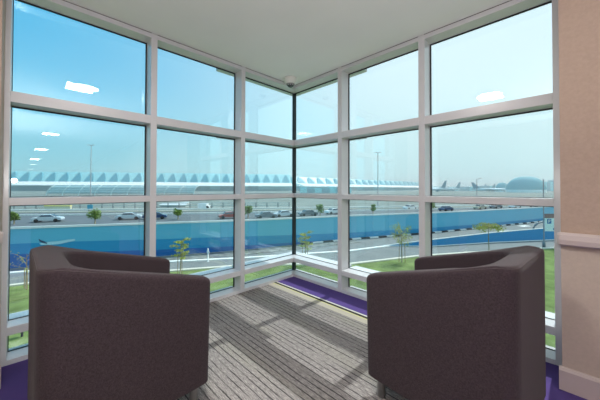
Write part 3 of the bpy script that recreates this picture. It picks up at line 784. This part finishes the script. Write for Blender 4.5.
# ---- parked aircraft
def plane_proto():
    root = empty('airliner', (0, 0, 0), 0, '', 'airplane', 'airliners parked on the airfield')
    Mw = mat('aircraft_white', (200, 222, 230), rough=.4); Mt = mat('aircraft_tail_grey', (90, 130, 148), rough=.4)
    MB().lathe([(.3, -33), (1.6, -31), (3.0, -26), (3.4, -18), (3.4, 12), (2.6, 24), (1.4, 32), (.5, 36)], 20, (0, 0, 5.6), 'x').build('fuselage', Mw, root, smooth=True)
    m = MB()
    for s_ in (-1, 1):
        m.add([(-10, s_*3, 5), (6, s_*3, 5), (16, s_*32, 7.5), (12, s_*32, 7.5), (-10, s_*3, 5.8), (6, s_*3, 5.6), (16, s_*32, 7.8), (12, s_*32, 7.8)], [(0, 1, 2, 3), (7, 6, 5, 4), (0, 4, 5, 1), (1, 5, 6, 2), (2, 6, 7, 3), (3, 7, 4, 0)])
    m.build('wing', Mw, root)
    def fin(pts, y0, y1): q = MB(); n = len(pts); q.add([(x, y0, z) for x, z in pts]+[(x, y1, z) for x, z in pts], [list(range(n)), [n+i for i in range(n)][::-1]]+[(i, n+i, n+(i+1) % n, (i+1) % n) for i in range(n)]); return q
    fin([(20, 8), (33, 7.5), (38, 22.5), (33, 22.5)], -.5, .5).build('tail_fin', Mt, root)
    m = MB()
    for s_ in (-1, 1):
        m.add([(28, s_*1, 6.6), (34, s_*1, 6.6), (38, s_*11, 7.6), (35, s_*11, 7.6), (28, s_*1, 7), (34, s_*1, 7), (38, s_*11, 7.9), (35, s_*11, 7.9)], [(0, 1, 2, 3), (7, 6, 5, 4), (0, 4, 5, 1), (1, 5, 6, 2), (2, 6, 7, 3), (3, 7, 4, 0)])
    m.build('tailplane', Mw, root)
    for y in (-11, 11): MB().lathe([(1, -5), (1.7, -4.5), (1.7, 0), (.9, 2)], 14, (-3, y, 3.2), 'x').build('engine', Mt, root, smooth=True)
    for x, y in ((-26, 0), (2, -3.5), (2, 3.5)): MB().tube([(x, y, 0), (x, y, 4)], .6, 8).build('landing_gear', Mt, root)
    return root
pp = plane_proto()
for i, (x, w_, a, sc, lb) in enumerate([(446, 560, .5, 1.05, 'parked airliner whose tail fin leans right, left end of last bay'),
        (460, 700, .45, 1.08, 'parked airliner with tail left of the short street lamp'),
        (472, 610, PI-.5, .95, 'parked airliner with tail fin leaning left beside the short lamp'),
        (486, 1060, .4, 1.2, 'faint parked airliner just right of the short street lamp'),
        (495, 820, .4, 1.0, 'parked airliner with tail next to the small dome')]):
    q = AT(x, w_, 0); h_ = Vector((math.cos(YAW+a), math.sin(YAW+a), 0))*36*sc
    place(pp, i, q-h_, YAW+a, lb, sc)
# ================================================================== LIGHT
def sun(name, d, e, col, ang):
    l = bpy.data.lights.new(name, 'SUN'); l.energy = e; l.color = col; l.angle = ang
    o = bpy.data.objects.new(name, l); COL.objects.link(o); o.rotation_euler = Vector(d).to_track_quat('Z', 'Y').to_euler(); return o
sun('sun', (0.012, .614, .789), 4.2, (1, .97, .93), math.radians(.6))
def area(name, loc, d, sx, sy, e, col=(1, .95, .9)):
    l = bpy.data.lights.new(name, 'AREA'); l.shape = 'RECTANGLE'; l.size = sx; l.size_y = sy; l.energy = e; l.color = col
    o = bpy.data.objects.new(name, l); COL.objects.link(o); o.location = loc; o.rotation_euler = Vector(d).to_track_quat('-Z', 'Y').to_euler(); return o
# unseen upward panel added as interior fill; further down the corridor downlighters
area('added_ceiling_fill', (4.9, -3.35, 1.5), (0, 0, 1), 4.4, 2.6, 150, (1, .97, .95))
l = bpy.data.lights.new('camera_flash', 'POINT'); l.energy = 27; l.color = (1, .98, .97); l.shadow_soft_size = .03
o = bpy.data.objects.new('camera_flash', l); COL.objects.link(o); o.location = (CAM.x, CAM.y-.204, CAM.z+.12)
for x in (1.97, 7.05, 11.4, 16.5):
    area('downlight', (x, -2.21-.03*x, CH-.03), (0, 0, -1), .32, .32, 30)
# world
W = bpy.data.worlds.new('sky'); S.world = W; W.use_nodes = True
nt = W.node_tree; N = nt.nodes; L = nt.links; bg = N['Background']
tc = N.new('ShaderNodeTexCoord'); sp = N.new('ShaderNodeSeparateXYZ'); L.new(tc.outputs['Generated'], sp.inputs[0])
def mr(v, a, b_):
    n = N.new('ShaderNodeMapRange'); n.interpolation_type = 'SMOOTHSTEP'; L.new(v, n.inputs[0]); n.inputs[1].default_value = a; n.inputs[2].default_value = b_; return n.outputs[0]
az = math_node(nt, 'ADD', math_node(nt, 'MULTIPLY', sp.outputs[1], .80), math_node(nt, 'MULTIPLY', sp.outputs[0], .60))   # towards the bright side
azf = mr(az, -.75, .55)
hi = mixc(nt, azf, (.08, .53, .88, 1), (.86, 1.02, 1.08, 1))
lo = mixc(nt, azf, (.34, .74, .84, 1), (.66, .92, .96, 1))
el = mr(sp.outputs[2], .0, .42)
sky = mixc(nt, el, lo, hi)
sky = mixc(nt, mr(sp.outputs[2], -.02, .0), (.36, .38, .36, 1), sky)
L.new(sky, bg.inputs[0]); bg.inputs[1].default_value = 1.12
# haze over the airfield
hm = bpy.data.materials.new('airfield_haze'); hm.use_nodes = True; hn = hm.node_tree; hn.nodes.remove(hn.nodes['Principled BSDF'])
vs_ = hn.nodes.new('ShaderNodeVolumeScatter'); vs_.inputs['Density'].default_value = .0007; vs_.inputs['Anisotropy'].default_value = .1; vs_.inputs['Color'].default_value = (.68, .95, 1, 1)
hn.links.new(vs_.outputs[0], hn.nodes['Material Output'].inputs['Volume'])
b = MB(); b.prism([(-230, 2200), (-160, 140), (-40, 190), (260, 2200), (-230, 2200)][0:0] or [(-2300, -60), (-160, -60), (-100, 110), (30, 230), (250, 2400), (-2300, 2400)], GZ+.1, GZ+52)
tag(b.build('haze', hm), kind='stuff', label='pale haze hanging over the distant airfield and terminal', cat='haze')
# camera
cd = bpy.data.cameras.new('camera'); cam = bpy.data.objects.new('camera', cd); COL.objects.link(cam)
cd.sensor_width = 36; cd.lens = F/600*36; cd.shift_y = -(200-PY)/600; cd.clip_end = 8000; cd.clip_start = .05
R = Matrix((r2, u2, -fw)).transposed()
cam.matrix_world = Matrix.Translation(CAM) @ R.to_4x4()
S.camera = cam
S.view_settings.view_transform = 'Standard'; S.view_settings.look = 'None'; S.view_settings.gamma = 1; S.view_settings.exposure = 0
S.view_settings.use_curve_mapping = False
S.cycles.max_bounces = 10; S.cycles.transparent_max_bounces = 16; S.cycles.diffuse_bounces = 5
